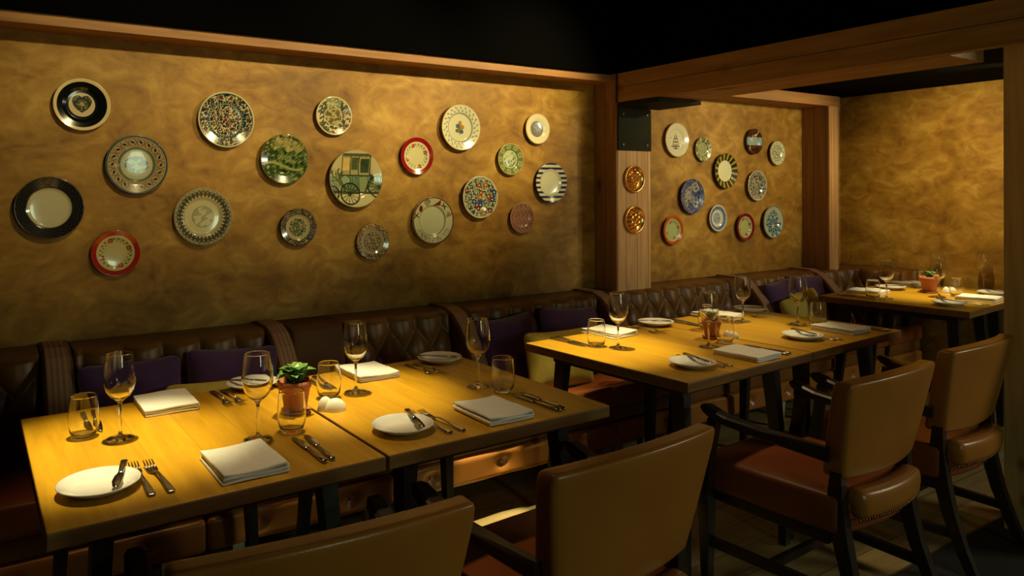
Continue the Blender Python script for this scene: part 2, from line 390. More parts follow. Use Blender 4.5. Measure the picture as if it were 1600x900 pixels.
def tuft(x0, x1, plain=False, z0=.455, z1=.84):
    nx = max(8, int((x1 - x0) * 130)); nz = 56
    sx, sz = .069, .095
    vs = []; fs = []
    prof = [(z0 + (z1 - .03 - z0) * k / nz, None) for k in range(nz + 1)]
    for i in range(nx + 1):
        X = x0 + (x1 - x0) * i / nx
        edge = min(1, (X - x0) / .02, (x1 - X) / .02); edge = math.sqrt(max(0, 1 - (1 - edge) ** 2))
        for k in range(nz + 1):
            z = prof[k][0]
            if plain: h = .02
            else:
                u = X / sx + (z - .78) / sz; v = X / sx - (z - .78) / sz
                h = .034 * (abs(math.sin(PI * u * .5)) * abs(math.sin(PI * v * .5))) ** .40
                if z > .78: h = .034 * abs(math.sin(PI * X / sx * .5)) ** .7
            vs.append((X, back_y(z) - h * edge, z))
        for k in range(1, 9):
            a = k / 8 * PI / 2
            yt = back_y(z1 - .03)
            hh = (.02 if plain else .034 * abs(math.sin(PI * X / sx * .5)) ** .7)
            vs.append((X, yt + (.03 - .03 * math.cos(a)) - hh * edge * math.cos(a), z1 - .03 + .03 * math.sin(a)))
        vs.append((X, 3.149, z1)); vs.append((X, 3.149, z0))
    n = nz + 1 + 8 + 2
    for i in range(nx):
        for k in range(n):
            k2 = (k + 1) % n
            fs.append((i * n + k, (i + 1) * n + k, (i + 1) * n + k2, i * n + k2))
    fs.append(tuple(range(n))); fs.append(tuple(reversed([nx * n + k for k in range(n)])))
    mb = MB().add(vs, fs)
    if not plain:
        for a in range(-20, 60):
            for c in range(-20, 60):
                X = (a + c) * sx; z = .78 + (a - c) * sz
                if x0 + .03 < X < x1 - .03 and z0 + .03 < z < z1 - .04:
                    mb.rbox((X, back_y(z) - .004, z), (.02, .01, .02), .0049, (1, 1, 1))
    return mb
for x0, x1, pl in ((-.9, .14, 0), (.25, .955, 0), (1.06, 1.30, 1), (1.30, 1.84, 0), (1.945, 2.79, 0), (2.895, 3.90, 0), (3.90, 4.03, 1), (4.125, 4.815, 0), (4.925, 5.47, 0)):
    bpart('backrest', tuft(x0, x1, bool(pl)), M['leather_plain' if pl else 'leather_bench'])
# return along the end wall, the same tufting turned a quarter
mb = tuft(2.60, 3.0)
mb.v = [((y - 3.149) + XE - .002, x - .0, z) for x, y, z in mb.v]
bpart('backrest', mb, M['leather_bench'])
def wing(x0, x1):
    prof = [(3.14, .44), (2.70, .44), (2.715, .52), (2.755, .62), (2.81, .71), (2.87, .78), (2.93, .825), (3.0, .848), (3.14, .85)]
    n = len(prof); b = MB()
    e = .012
    rings = []
    cy = sum(p[0] for p in prof) / n; cz = sum(p[1] for p in prof) / n
    for X, s in ((x0, .0), (x0 + .004, .6), (x0 + e, 1), (x1 - e, 1), (x1 - .004, .6), (x1, .0)):
        rings.append([(X, y + (1 - s) * .01 * (1 if y < 3.1 else 0), z - (1 - s) * .01) for y, z in prof])
    b.loft(rings)
    # side faces leather, edge band striped
    me_mi = []
    for f in b.f:
        xs = [b.v[i][0] for i in f]
        me_mi.append(0 if len(f) > 4 or max(xs) - min(xs) < .02 else 1)
    b.mi = me_mi
    return b
for x0, x1 in ((.145, .245), (.96, 1.055), (1.845, 1.94), (2.795, 2.89), (4.03, 4.12), (4.82, 4.92)):
    bpart('wing', wing(x0, x1), [M['leather_plain'], M['stripe']], 'wing panel with striped fabric edge', smooth=False)

# scatter cushions
def cushion_mesh(w, h, t):
    def fn(x, y, z):
        u, v = abs(x) / (w / 2), abs(z) / (h / 2)
        k = (max(0, 1 - u ** 2.6) * max(0, 1 - v ** 2.6)) ** .45
        px = x * (1 - .07 * (1 - v ** 2) * u ** 2 * 0 - .06 * (v ** 1 * (1 - v)) )
        xx = x * (1 - .05 * (1 - v * v)); zz = z * (1 - .06 * (1 - u * u))
        return (xx, (y * (.10 + .90 * k)) + .006 * math.sin(9 * x + 5 * z), zz)
    return MB().rbox((0, 0, h / 2), (w, t, h), t * .3, (16, 3, 16), fn).mesh()
cm = cushion_mesh(.36, .34, .13); cm.materials.append(M['purple'])
lm = cushion_mesh(.42, .28, .13); lm.materials.append(M['mustard'])
def cushion(me, name, loc, rx, rz, ry, label, group):
    o = link(name, me); o.location = loc; o.rotation_euler = (rx, ry, rz); tag(o, label, 'cushion', group)
gp = 'purple cushions leaning on the banquette'
cushion(cm, 'purple_cushion', (.43, 2.79, .47), -.25, .05, 0, 'dark purple cushion behind the leftmost wine glass of the near table', gp)
cushion(cm, 'purple_cushion', (.78, 2.79, .475), -.25, -.05, .05, 'dark purple cushion on the banquette behind the near potted plant', gp)
cushion(cm, 'purple_cushion', (2.13, 2.79, .47), -.25, .10, -.05, 'purple cushion partly behind the mustard cushion at the middle table, left of its pair', gp)
cushion(cm, 'purple_cushion', (2.49, 2.79, .48), -.25, -.08, .06, 'purple cushion behind the left corner of the middle table, right one of its pair', gp)
cushion(cm, 'purple_cushion', (4.30, 2.79, .49), -.25, .15, -.05, 'purple cushion beyond the middle table with its corner sticking up, left of the far pair', gp)
cushion(cm, 'purple_cushion', (4.60, 2.83, .50), -.25, -.10, .05, 'purple cushion beside the striped wing nearest the far table', gp)
gm = 'mustard cushions on the banquette'
cushion(lm, 'mustard_cushion', (.72, 2.64, .46), -.45, 0, .02, 'olive mustard cushion in the shade behind the near table', gm)
cushion(lm, 'mustard_cushion', (2.31, 2.665, .46), -.25, .05, .04, 'mustard cushion on the seat at the left corner of the middle table', gm)
cushion(lm, 'mustard_cushion', (4.33, 2.66, .485), -.30, .08, -.14, 'bright mustard cushion tilted between the middle and far tables', gm)

# ------------------------------------------------------------------ tables
def make_table(loc, rz, w, d, label, group):
    t = empty('dining_table', (loc[0], loc[1], 0), rz, label, 'table', group)   # origin: front left corner
    T = .036
    mb = MB().rbox((w / 2, d / 2, .75 - T / 2), (w - .003, d, T), .004, (1, 1, 1))
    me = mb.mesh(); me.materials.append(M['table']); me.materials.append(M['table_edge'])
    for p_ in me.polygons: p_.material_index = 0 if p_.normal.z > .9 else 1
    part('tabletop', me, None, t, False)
    i = .085; s = .03
    mb = MB().box(i, w - i, i, i + s, .675, .7135).box(i, w - i, d - i - s, d - i, .675, .7135).box(i, i + s, i + s, d - i - s, .675, .7135).box(w - i - s, w - i, i + s, d - i - s, .675, .7135)
    part('frame', mb.mesh(), M['black_metal'], t, False)
    for sx in (0, 1):
        for sy in (0, 1):
            x0 = i + .03 if not sx else w - i - .03; y0 = i + .03 if not sy else d - i - .03
            x1 = x0 + (-.045 if not sx else .045); y1 = y0 + (-.05 if not sy else .05)
            mb = MB().beam([(x0, y0, .69), (x1, y1, 0)], [(.042, .055), (.024, .032)], upv=(0, 1, 0))
            part('leg', mb.mesh(), M['black_metal'], t, False)
    return t
gt = 'square oak tables pushed together in pairs'
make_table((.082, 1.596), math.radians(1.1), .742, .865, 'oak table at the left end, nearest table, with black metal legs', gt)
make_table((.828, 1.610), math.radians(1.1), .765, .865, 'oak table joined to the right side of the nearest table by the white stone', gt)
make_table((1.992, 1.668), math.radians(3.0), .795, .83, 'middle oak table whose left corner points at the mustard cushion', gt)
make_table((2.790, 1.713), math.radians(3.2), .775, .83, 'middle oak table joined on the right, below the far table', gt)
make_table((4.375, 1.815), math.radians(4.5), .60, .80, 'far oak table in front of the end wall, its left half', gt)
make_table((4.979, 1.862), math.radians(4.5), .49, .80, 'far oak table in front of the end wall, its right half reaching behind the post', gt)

# ------------------------------------------------------------------ tableware prototypes
TZ = .7503
def wine_mesh():
    o = [(0, 0), (.030, 0), (.037, .001), (.0375, .0025), (.030, .0045), (.012, .008), (.0055, .014), (.0042, .022), (.0038, .05), (.0040, .085), (.006, .098), (.012, .105), (.025, .115), (.035, .130), (.0405, .150), (.0415, .165), (.040, .190), (.037, .210), (.0352, .222), (.0344, .2275), (.0342, .2285)]
    inn = [(.0336, .2290), (.0332, .2283), (.0334, .2272), (.0342, .222), (.0360, .210), (.0372, .200), (.0388, .186), (.0400, .165), (.0390, .150), (.0335, .132), (.0240, .118), (.012, .1095), (0, .107)]
    return MB().lathe(o + inn, 40).mesh('wine')
def tumbler_mesh():
    o = [(0, 0), (.024, 0), (.028, .002), (.035, .015), (.0385, .035), (.039, .055), (.0383, .068), (.037, .080), (.0352, .098), (.0340, .1085), (.0337, .1115)]
    inn = [(.0332, .1122), (.0326, .1114), (.0328, .1085), (.0340, .098), (.0358, .080), (.0371, .068), (.0375, .055), (.037, .036), (.0335, .019), (.027, .010), (0, .0085)]
    return MB().lathe(o + inn, 40).mesh('tumbler')
def plate_mesh():
    R = .086
    p = [(0, .003), (.045, .003), (.050, 0), (.054, .001), (.070, .010), (R - .002, .0185), (R, .020), (R - .001, .0212), (R - .004, .0205), (.070, .0135), (.055, .0070), (.048, .0060), (0, .0058)]
    return MB().lathe(p, 56).mesh('side_plate')
def fork_mesh():
    b = MB()
    # tines point +Y
    b.beam([(0, -.105, .003), (0, -.098, .004), (0, -.07, .006), (0, -.03, .0105), (0, .01, .012), (0, .03, .008)], [(.010, .002), (.018, .003), (.015, .003), (.009, .003), (.006, .003), (.007, .0028)], nside=8)
    b.beam([(0, .029, .008), (0, .038, .005), (0, .048, .0035), (0, .058, .004)], [(.007, .0028), (.018, .002), (.024, .0018), (.0245, .0018)], nside=4)
    for k in range(4):
        x = (k - 1.5) * .0066
        b.beam([(x, .057, .004), (x, .080, .008), (x, .100, .014)], [(.0042, .0018), (.0036, .0017), (.0018, .0012)])
    return b.mesh('fork')
def knife_mesh(L=.215):
    b = MB(); s = L / .215
    b.beam([(0, -.107 * s, .004), (0, -.100 * s, .005), (0, -.06 * s, .0055), (0, -.01 * s, .005), (0, .004 * s, .0045)], [(.010, .004), (.016, .008), (.014, .007), (.010, .006), (.011, .004)], nside=8)
    b.beam([(0, .003 * s, .0045), (.001, .02 * s, .0042), (.002, .06 * s, .004), (.0005, .095 * s, .0038), (-.003, .108 * s, .0036)], [(.012, .0022), (.019, .0016), (.020, .0014), (.014, .0012), (.003, .001)])
    return b.mesh('knife')
def napkin_mesh(seed, w=.155, d=.20):
    r = random.Random(seed); b = MB()
    n = 3; z = 0.0; tw = r.uniform(-.006, .006)
    for k in range(n):
        t = .0064
        sw = w - r.uniform(0, .003); sd = d - r.uniform(0, .003); dx = r.uniform(-.001, .001); dy = r.uniform(-.0015, .0015)
        ph = r.uniform(0, 6)
        def fn(x, y, zz, ph=ph, k=k):
            lift = .0022 * k * (math.sin(5 * x / w + ph) * .3 + (x / w) ** 2 * 3.0 * (1 if y < 0 else .4))
            return (x * (1 + .03 * math.sin(7 * y + ph)) , y * (1 + .02 * math.sin(9 * x + ph)), zz + max(lift, 0) + .0009 * math.sin(40 * x + ph))
        M_ = Matrix.Translation((dx, dy, z + t / 2 + .0006)) @ Matrix.Rotation(tw * k, 4, 'Z')
        b.rbox((0, 0, 0), (sw, sd, t), t * .47, (14, 14, 1), fn, M_)
        z += t + .0004
    # rolled fold edge on the right hand side
    b.beam([(w / 2 - .003, -d / 2 + .004, .0105), (w / 2 - .002, 0, .011), (w / 2 - .003, d / 2 - .004, .0105)], (.010, .019), nside=12)
    return b.mesh('napkin')
ME = dict(wine=wine_mesh(), tumbler=tumbler_mesh(), plate=plate_mesh(), fork=fork_mesh(), knife=knife_mesh(), butter=knife_mesh(.165))
for k, m in (('wine', 'glass'), ('tumbler', 'glass'), ('plate', 'china'), ('fork', 'steel'), ('knife', 'steel'), ('butter', 'steel')): ME[k].materials.append(M[m])
for k in range(4):
    ME['napkin%d' % k] = napkin_mesh(k + 3); ME['napkin%d' % k].materials.append(M['linen'])
def put(kind, name, x, y, rz, label, cat, group, z=TZ, rx=0.0, ry=0.0):
    o = link(name, ME[kind]); o.location = (x, y, z); o.rotation_euler = (rx, ry, rz)
    return tag(o, label, cat, group)
GG = dict(wine='wine glasses on the tables', tumbler='stemless tumblers on the tables', plate='white side plates', fork='table forks', knife='table knives', butter='butter knives on the side plates', napkin='folded white napkins')
# each place setting: where, side (front = guest on a chair, back = guest on the banquette), coordinates of its pieces
S = [
 # tag words, front?, napkin(x,y,rz,variant), plate, forks centre, knives centre, wine, tumbler, rot
 ('back left of the near table', 0, (.452, 2.37, .0, 0), (.741, 2.435), (.632, 2.345), (.240, 2.305), (.287, 2.113), (.207, 2.185), 0),
 ('front left of the near table', 1, (.508, 1.745, .02, 1), (.197, 1.775), (.303, 1.775), (.690, 1.755), (.594, 1.906), (.694, 1.925), 0),
 ('back right of the near table', 0, (1.140, 2.375, -.03, 2), (1.46, 2.405), (1.345, 2.32), (.945, 2.33), (1.006, 2.184), (.908, 2.175), .03),
 ('front right of the near table', 1, (1.243, 1.750, -.05, 3), (.952, 1.765), (1.056, 1.768), (1.430, 1.765), (1.374, 2.016), (1.412, 1.928), .03),
 ('back left of the middle table', 0, (2.388, 2.44, .02, 1), (2.73, 2.475), (2.585, 2.40), (2.115, 2.395), (2.203, 2.200), (2.155, 2.278), .05),
 ('front left of the middle table', 1, (2.512, 1.815, -.02, 0), (2.20, 1.82), (2.285, 1.84), (2.660, 1.835), (2.531, 2.009), (2.651, 2.022), .05),
 ('back right of the middle table', 0, (3.16, 2.46, .02, 3), (3.455, 2.475), (3.335, 2.40), (2.885, 2.41), (3.155, 2.30), (2.85, 2.273), .05),
 ('front right of the middle table', 1, (3.320, 1.905, -.02, 2), (3.01, 1.895), (3.082, 1.885), (3.475, 1.87), (3.314, 2.110), (3.375, 2.045), .05),
 ('back left of the far table', 0, (4.665, 2.50, .05, 0), (4.97, 2.515), None, (4.46, 2.46), (4.506, 2.306), (4.442, 2.351), .08),
 ('front left of the far table', 1, (4.89, 1.985, .05, 1), (4.54, 1.985), (4.665, 1.96), None, (4.839, 2.172), (4.955, 2.125), .08),
 ('back right of the far table', 0, (5.26, 2.56, .05, 2), None, None, None, (5.37, 2.42), (5.16, 2.44), .08),
 ('front right of the far table', 1, None, (5.20, 2.03), (5.33, 2.02), None, (5.39, 2.16), None, .08),
]
CNT = [0]
for (w, fr, nap, pl, fk, kn, wi, tu, rot) in S:
    flip = 0 if fr else PI
    if nap: put('napkin%d' % nap[3], 'napkin', nap[0], nap[1], nap[2] + rot, 'folded white linen napkin, ' + w, 'napkin', GG['napkin'])
    if pl:
        put('plate', 'side_plate', pl[0], pl[1], 0, 'white china side plate, ' + w, 'plate', GG['plate'])
        a = -.25 if fr else .75
        put('butter', 'butter_knife', pl[0] + (.045 if fr else -.015), pl[1] + (.012 if fr else 0), (PI + a if fr else a) + rot, 'butter knife on the side plate, ' + w, 'knife', GG['butter'], TZ + .0185, rx=0)
    if fk:
        put('fork', 'fork', fk[0] - .018, fk[1], flip + .04 + rot, 'left fork by the side plate, ' + w, 'fork', GG['fork'])
        put('fork', 'fork', fk[0] + .018, fk[1] - .005, flip + .08 + rot, 'right fork by the side plate, ' + w, 'fork', GG['fork'])
    if kn:
        put('knife', 'table_knife', kn[0] - .014, kn[1], flip + .02 + rot, 'left knife by the napkin, ' + w, 'knife', GG['knife'])
        put('knife', 'table_knife', kn[0] + .014, kn[1] + .004, flip - .04 + rot, 'right knife by the napkin, ' + w, 'knife', GG['knife'])
    if wi: put('wine', 'wine_glass', wi[0], wi[1], 0, 'empty stemmed wine glass, ' + w, 'wine glass', GG['wine'])
    if tu: put('tumbler', 'tumbler', tu[0], tu[1], 0, 'empty stemless tumbler, ' + w, 'tumbler', GG['tumbler'])

# potted plants
def leaf_mesh(L, W, curl, M_):
    b = MB(); n = 8; rows = []
    for i in range(n + 1):
        t = i / n; w = W * max(0, math.sin(PI * min(1, t * .97 + .03))) ** .6 * .5 + .0008
        z = curl * t * t * L * -1 + .25 * L * math.sin(t * PI) ; y = t * L
        rows.append([(-w, y, z + .22 * w), (-w * .5, y, z + .05 * w), (0, y, z - .08 * w), (w * .5, y, z + .05 * w), (w, y, z + .22 * w),
                     (w * .5, y, z + .05 * w - .0016), (0, y, z - .08 * w - .0018), (-w * .5, y, z + .05 * w - .0016)])
    b.loft(rows, M_)
    return b
def plant(loc, rr, h, leafL, n, label, seed, saucer=True):
    r = random.Random(seed)
    p = empty('potted_plant', loc, r.uniform(0, 6), label, 'potted plant', 'terracotta pots of greenery on the tables')
    z0 = .010 if saucer else 0
    rb = rr * .68
    prof = [(0, z0), (rb, z0), (rb + .001, z0 + .003), (rr * .93, z0 + h * .74), (rr, z0 + h * .76), (rr * 1.04, z0 + h), (rr * .95, z0 + h), (rr * .90, z0 + h * .80), (0, z0 + h * .80)]
    part('pot', MB().lathe(prof, 36).mesh(), M['terracotta'], p)
    part('soil', MB().lathe([(0, z0 + h * .86), (rr * .5, z0 + h * .855), (rr * .90, z0 + h * .82)], 24).mesh(), M['soil'], p)
    if saucer:
        sr = rb * 1.45
        part('saucer', MB().lathe([(0, 0), (sr * .85, 0), (sr, .010), (sr * .93, .0105), (sr * .8, .0045), (0, .0045)], 36).mesh(), M['terracotta'], p)
    b = MB()
    for k in range(n):
        a = k * 2.4 + r.uniform(-.3, .3); ring = k / n
        pitch = 1.25 - .75 * ring + r.uniform(-.15, .15)
        L = leafL * (.65 + .45 * ring) * r.uniform(.85, 1.15)
        M_ = Matrix.Translation((0.25 * rr * math.cos(a), .25 * rr * math.sin(a), z0 + h * (1.02 - .1 * ring))) @ Matrix.Rotation(a, 4, 'Z') @ Matrix.Rotation(pitch, 4, 'X')
        q = leaf_mesh(L, L * .74, .12, M_); b.add(q.v, q.f)
    part('leaves', b.mesh(), M['leaf'], p)
    return p
plant((.760, 2.080, TZ), .049, .088, .062, 22, 'terracotta pot with rosette of broad green leaves in the middle of the near table', 4)
plant((2.690, 2.120, TZ), .040, .070, .045, 18, 'terracotta pot with small green leaves in the middle of the middle table', 9)
plant((5.00, 2.30, TZ), .052, .090, .050, 18, 'terracotta pot on a saucer on the far table', 12)

def stone(x, y, rz, s, label):
    def fn(px, py, pz):
        d = 1 + .10 * math.sin(3 * px / .03 + 1) + .06 * math.sin(5 * py / .03)
        return (px * d, py * d, pz)
    b = MB()
    for (cx, cy, a, c, h) in ((-.018, .008, .024, .022, .040), (.010, -.004, .034, .026, .036)):
        prof = [(0, 0)] + [(math.cos(t) , math.sin(t)) for t in np.linspace(0, PI / 2, 12)][:-1] + [(0, 1)]
        b.lathe(prof, 28, Matrix.Translation((cx * s, cy * s, 0)) @ Matrix.Diagonal((a * s, c * s, h * s, 1)))
    o = link('white_stone', b.mesh(), M['stone']); o.location = (x, y, TZ); o.rotation_euler = (0, 0, rz)
    tag(o, label, 'ornament', 'white stone ornaments beside the pots')
stone(.862, 2.045, -.3, 1.0, 'smooth white stone ornament with a crease beside the near potted plant')
stone(2.765, 2.075, -.3, .8, 'smooth white stone ornament behind the tumbler on the middle table')
stone(5.07, 2.215, -.3, 1.0, 'smooth white stone ornament beside the pot on the far table')

# ------------------------------------------------------------------ armchairs
def curve_back(x, w): return -.030 * (1 - (x / (w / 2)) ** 2)
def make_chair():
    c = empty('armchair', (0, 0, 0), 0, '', 'chair', 'tan leather armchairs with dark wood frames')
    def seatfn(x, y, z):
        k = 1 - .07 * (y < 0) * abs(y) / .25
        dome = .018 * max(0, 1 - (x / .24) ** 2) * max(0, 1 - (y / .26) ** 2) if z > 0 else 0
        yy = y + (curve_back(x, .44) * .9 * max(0, -y / .24))
        return (x * k, yy, z + dome)
    part('seat', MB().rbox((0, .01, .395), (.50, .50, .12), .02, (14, 14, 5), seatfn).mesh(), M['leather_red'], c)
    # leather roll under the backrest, closing the seat behind
    def rollfn(x, y, z): return (x * (1 - .03 * (z < 0)), y + curve_back(x, .42), z)
    part('rear_bolster', MB().rbox((0, -.246, .434), (.385, .070, .090), .026, (18, 3, 4), rollfn).mesh(), M['leather'], c)
    nb = MB()
    for k in range(31):
        x = -.185 + .37 * k / 30
        nb.rbox((x, -.268 + curve_back(x, .42), .388), (.008, .006, .008), .003, (1, 1, 1))
    part('nail_trim', nb.mesh(), M['nail'], c)
    def backfn(x, y, z):
        h = (z + .155) / .31
        wx = x * (.80 + .20 * min(1, h * 1.15) ** .8)
        yy = y * (1 - .20 * h) + curve_back(x, .56) * (.9 + .4 * h) - .060 * h
        zz = z + (.010 * (1 - (x / .28) ** 2) * h) - .006 * (1 - (x / .28) ** 2) * (1 - h)
        return (wx, yy, zz)
    part('backrest', MB().rbox((0, -.205, .664), (.545, .070, .31), .013, (22, 4, 14), backfn).mesh(), M['leather'], c)
    for s in (-1, 1):
        pts = [(s * .222, -.345, 0), (s * .218, -.300, .10), (s * .213, -.258, .22), (s * .210, -.232, .33), (s * .210, -.218, .45), (s * .210, -.222, .56)]
        part('leg', MB().beam(pts, [(.026, .032), (.030, .036), (.034, .042), (.036, .048), (.034, .046), (.028, .03)], upv=(0, 1, 0)).mesh(), M['dark_wood'], c, False)
        pts = [(s * .240, .235, 0), (s * .245, .232, .28), (s * .270, .225, .34), (s * .270, .200, .48), (s * .270, .180, .600)]
        part('leg', MB().beam(pts, [(.030, .030), (.044, .044), (.034, .044), (.028, .034), (.032, .036)], upv=(0, 1, 0)).mesh(), M['dark_wood'], c, False)
        pts = [(s * .245, -.215, .585), (s * .258, -.12, .592), (s * .270, 0, .600), (s * .274, .12, .610), (s * .274, .175, .622), (s * .274, .205, .634), (s * .274, .222, .640)]
        part('armrest', MB().beam(pts, [(.028, .046), (.036, .040), (.044, .034), (.050, .032), (.052, .038), (.048, .030), (.034, .014)], nside=8).mesh(), M['dark_wood'], c, False)
        part('stretcher', MB().beam([(s * .216, -.275, .15), (s * .241, .235, .15)], (.020, .032)).mesh(), M['dark_wood'], c, False)
    part('stretcher', MB().beam([(-.230, 0, .150), (.230, 0, .150)], (.020, .028)).mesh(), M['dark_wood'], c, False)
    part('seat_rail', MB().box(-.235, .235, .205, .235, .30, .34).box(-.23, -.20, -.2, .21, .30, .34).box(.20, .23, -.2, .21, .30, .34).mesh(), M['dark_wood'], c, False)
    return c
chairs = [((.495, 1.144), -3.8, 'nearest tan leather armchair, seen from behind and cut by the bottom edge'),
          ((1.240, 1.156), 3.3, 'tan leather armchair seen from behind, second from the left'),
          ((2.428, 1.207), 1.8, 'tan leather armchair seen whole from behind, in front of the middle table, russet seat showing'),
          ((3.165, 1.254), 2.0, 'tan leather armchair seen from behind in front of the broad pine post')]
proto = make_chair()
for i, ((x, y), a, lab) in enumerate(chairs):
    o = proto if i == 0 else copy_tree(proto)
    r = math.radians(a)
    # (x,y) is the top rear edge of the back, .345 behind the chair's middle
    o.location = (x - math.sin(r) * .30, y + math.cos(r) * .30, 0); o.rotation_euler = (0, 0, r); o['label'] = lab

# ------------------------------------------------------------------ decorated wall plates
def C(h): return np.array([int(h[i:i + 2], 16) / 255 for i in (0, 2, 4)])
class Art:
    def __init__(s, x, y):
        s.x, s.y = x, y; s.r = np.hypot(x, y); s.t = np.arctan2(y, x); s.c = np.zeros((len(x), 3)) + C('d8d4b8')
    def fill(s, mask, col):
        s.c = np.where(mask[:, None], C(col) if isinstance(col, str) else col, s.c)
    def band(s, a, b, col): s.fill((s.r >= a) & (s.r < b), col)
    def disc(s, cx, cy, rad, col, sy=1.0, rot=0.0):
        dx, dy = s.x - cx, s.y - cy
        if rot: dx, dy = dx * math.cos(rot) + dy * math.sin(rot), -dx * math.sin(rot) + dy * math.cos(rot)
        s.fill(np.hypot(dx, dy / sy) < rad, col)
    def ring(s, cx, cy, rad, w, col): s.fill(np.abs(np.hypot(s.x - cx, s.y - cy) - rad) < w, col)
    def line(s, x0, y0, x1, y1, w, col):
        dx, dy = x1 - x0, y1 - y0; L = dx * dx + dy * dy
        t = np.clip(((s.x - x0) * dx + (s.y - y0) * dy) / L, 0, 1)
        s.fill(np.hypot(s.x - x0 - t * dx, s.y - y0 - t * dy) < w, col)
    def rect(s, x0, x1, y0, y1, col): s.fill((s.x > x0) & (s.x < x1) & (s.y > y0) & (s.y < y1), col)
    def petals(s, rad, n, size, col, sy=1.0, ph=0.0, tw=0.0):
        for k in range(n):
            a = 2 * PI * k / n + ph
            s.disc(rad * math.cos(a), rad * math.sin(a), size, col, sy, a + tw)
    def flower(s, cx, cy, size, col, cc='e8d890', n=5):
        for k in range(n):
            a = 2 * PI * k / n + .3; s.disc(cx + size * .62 * math.cos(a), cy + size * .62 * math.sin(a), size * .45, col)
        s.disc(cx, cy, size * .28, cc)
    def noise(s, f, seed=0):
        r = np.random.RandomState(seed); v = 0
        for k in range(7):
            a = r.uniform(0, 2 * PI); q = f * r.uniform(.6, 1.7); v = v + np.sin((s.x * math.cos(a) + s.y * math.sin(a)) * q + r.uniform(0, 6) + 1.3 * np.sin((s.y - s.x) * q * .6 + k))
        return v / 2.4
def p_heart(A):
    A.band(0, 2, 'e6cf98'); A.band(.46, .88, '0c120e'); A.band(0, .44, 'd8c698')
    x, y = A.x / .30, (A.y + .02) / .30
    h = (x * x + y * y - 1) ** 3 - x * x * y ** 3
    A.fill(h < 0, '3a3626'); A.fill((h < -.15) & (A.noise(60, 3) > .15), '8f8560'); A.ring(0, 0.02, .05, .018, 'c8b880')
def p_border(A):
    A.band(0, 2, '34413f'); A.band(.60, .93, 'a29a70'); A.band(.52, .60, '4c5846'); A.band(.55, .57, '8b8a64'); A.band(0, .52, 'b0ab80'); A.band(.93, .96, '1c2630')
    A.petals(.77, 18, .07, '18233c', .5, 0, .9)
    for k in range(18):
        a = 2 * PI * (k + .5) / 18
        A.line(.67 * math.cos(a - .08), .67 * math.sin(a - .08), .87 * math.cos(a + .08), .87 * math.sin(a + .08), .016, '8a4a24'); A.line(.67 * math.cos(a + .08), .67 * math.sin(a + .08), .87 * math.cos(a - .08), .87 * math.sin(a - .08), .016, '8a4a24')
    A.band(.645, .66, '8a4a24'); A.band(.885, .90, '8a4a24'); n = A.noise(26, 5)
    q = np.hypot(A.x / 1.3, A.y) < .30
    A.fill(q & (n > .15), '4a3a2c'); A.fill(q & (n < -.35), '86a070'); A.fill(q & (np.abs(n) < .13), '20304c'); A.fill(q & (n > .9), '8a4a2c')
def p_weave(A):
    A.band(0, 2, '1c1a18'); t = (np.floor(A.t * 26 / PI) + np.floor(A.r * 22)) % 2
    A.fill((A.r > .64) & (A.r < .95) & (t > 0), '2e2b28'); A.band(.62, .645, '9a9070'); A.band(0, .62, 'c9bf98'); A.band(.97, 2, '4a463c')
def p_red(A, rim='a02c18', inner='c8b878', leaf='5f7030', fl='a83222'):
    A.band(0, 2, rim); A.band(0, .76, inner); A.band(.74, .77, 'd8cc98')
    for k in range(20):
        a = 2 * PI * k / 20 + .1
        A.disc(.62 * math.cos(a), .62 * math.sin(a), .062, leaf, .5, a + .8); A.disc(.52 * math.cos(a + .12), .52 * math.sin(a + .12), .045, leaf, .5, a - .5)
    for k in range(4):
        a = PI / 2 * k + .35; A.flower(.58 * math.cos(a), .58 * math.sin(a), .10, fl)
def p_orn(A):
    A.band(0, 2, 'c6bd8c'); n = A.noise(36, 8); A.fill((A.r < .92) & (np.abs(n) > .38), '1b2b33')
    A.band(.92, .95, '22383c'); A.petals(.80, 14, .07, '33231a', .8); A.petals(.80, 14, .035, '7a2c1c'); A.petals(.80, 28, .02, 'c6bd8c', 1, .11)
    A.band(.585, .665, '1d3c52'); A.petals(.625, 40, .016, 'c9c088'); A.band(.55, .585, '8f8a5c')
    A.petals(.40, 9, .055, '7a2c1c'); A.petals(.20, 5, .05, '7a2c1c'); A.petals(.40, 9, .02, 'c6bd8c'); A.disc(0, 0, .06, '7a2c1c')
def p_crown(A):
    A.band(0, 2, 'b9b088'); t = np.abs(((A.t / (2 * PI) * 36) % 1) - .5) * 2
    A.fill((A.r > .66) & (A.r < .94) & (np.abs((A.r - .8) / .14) < 1 - t * .9), '4c4a38'); A.fill((A.r > .86) & (A.r < .95) & (t > .6), '6b6448')
    A.band(.62, .64, '7d7650'); A.band(.96, .98, '6a6444'); A.band(0, .62, 'c8bf92'); n = A.noise(18, 2)
    A.fill((A.r < .36) & (n > .1), 'a3a078'); A.ring(0, 0, .36, .014, '8a8860')
def p_brown(A):
    A.band(0, 2, 'd2c494'); n = A.noise(26, 11); A.fill((A.r < .92) & (A.r > .5) & (n > -.25), '5c3f26'); A.fill((A.r < .92) & (A.r > .5) & (n > .6), '41644f')
    A.band(0, .48, 'b8ac78'); m = A.noise(22, 12); A.fill((A.r < .45) & (m > .15), '6b6038'); A.fill((A.r < .9) & (A.y > .45) & (np.abs(A.x) < .4) & (n > 0), '7fa08a')
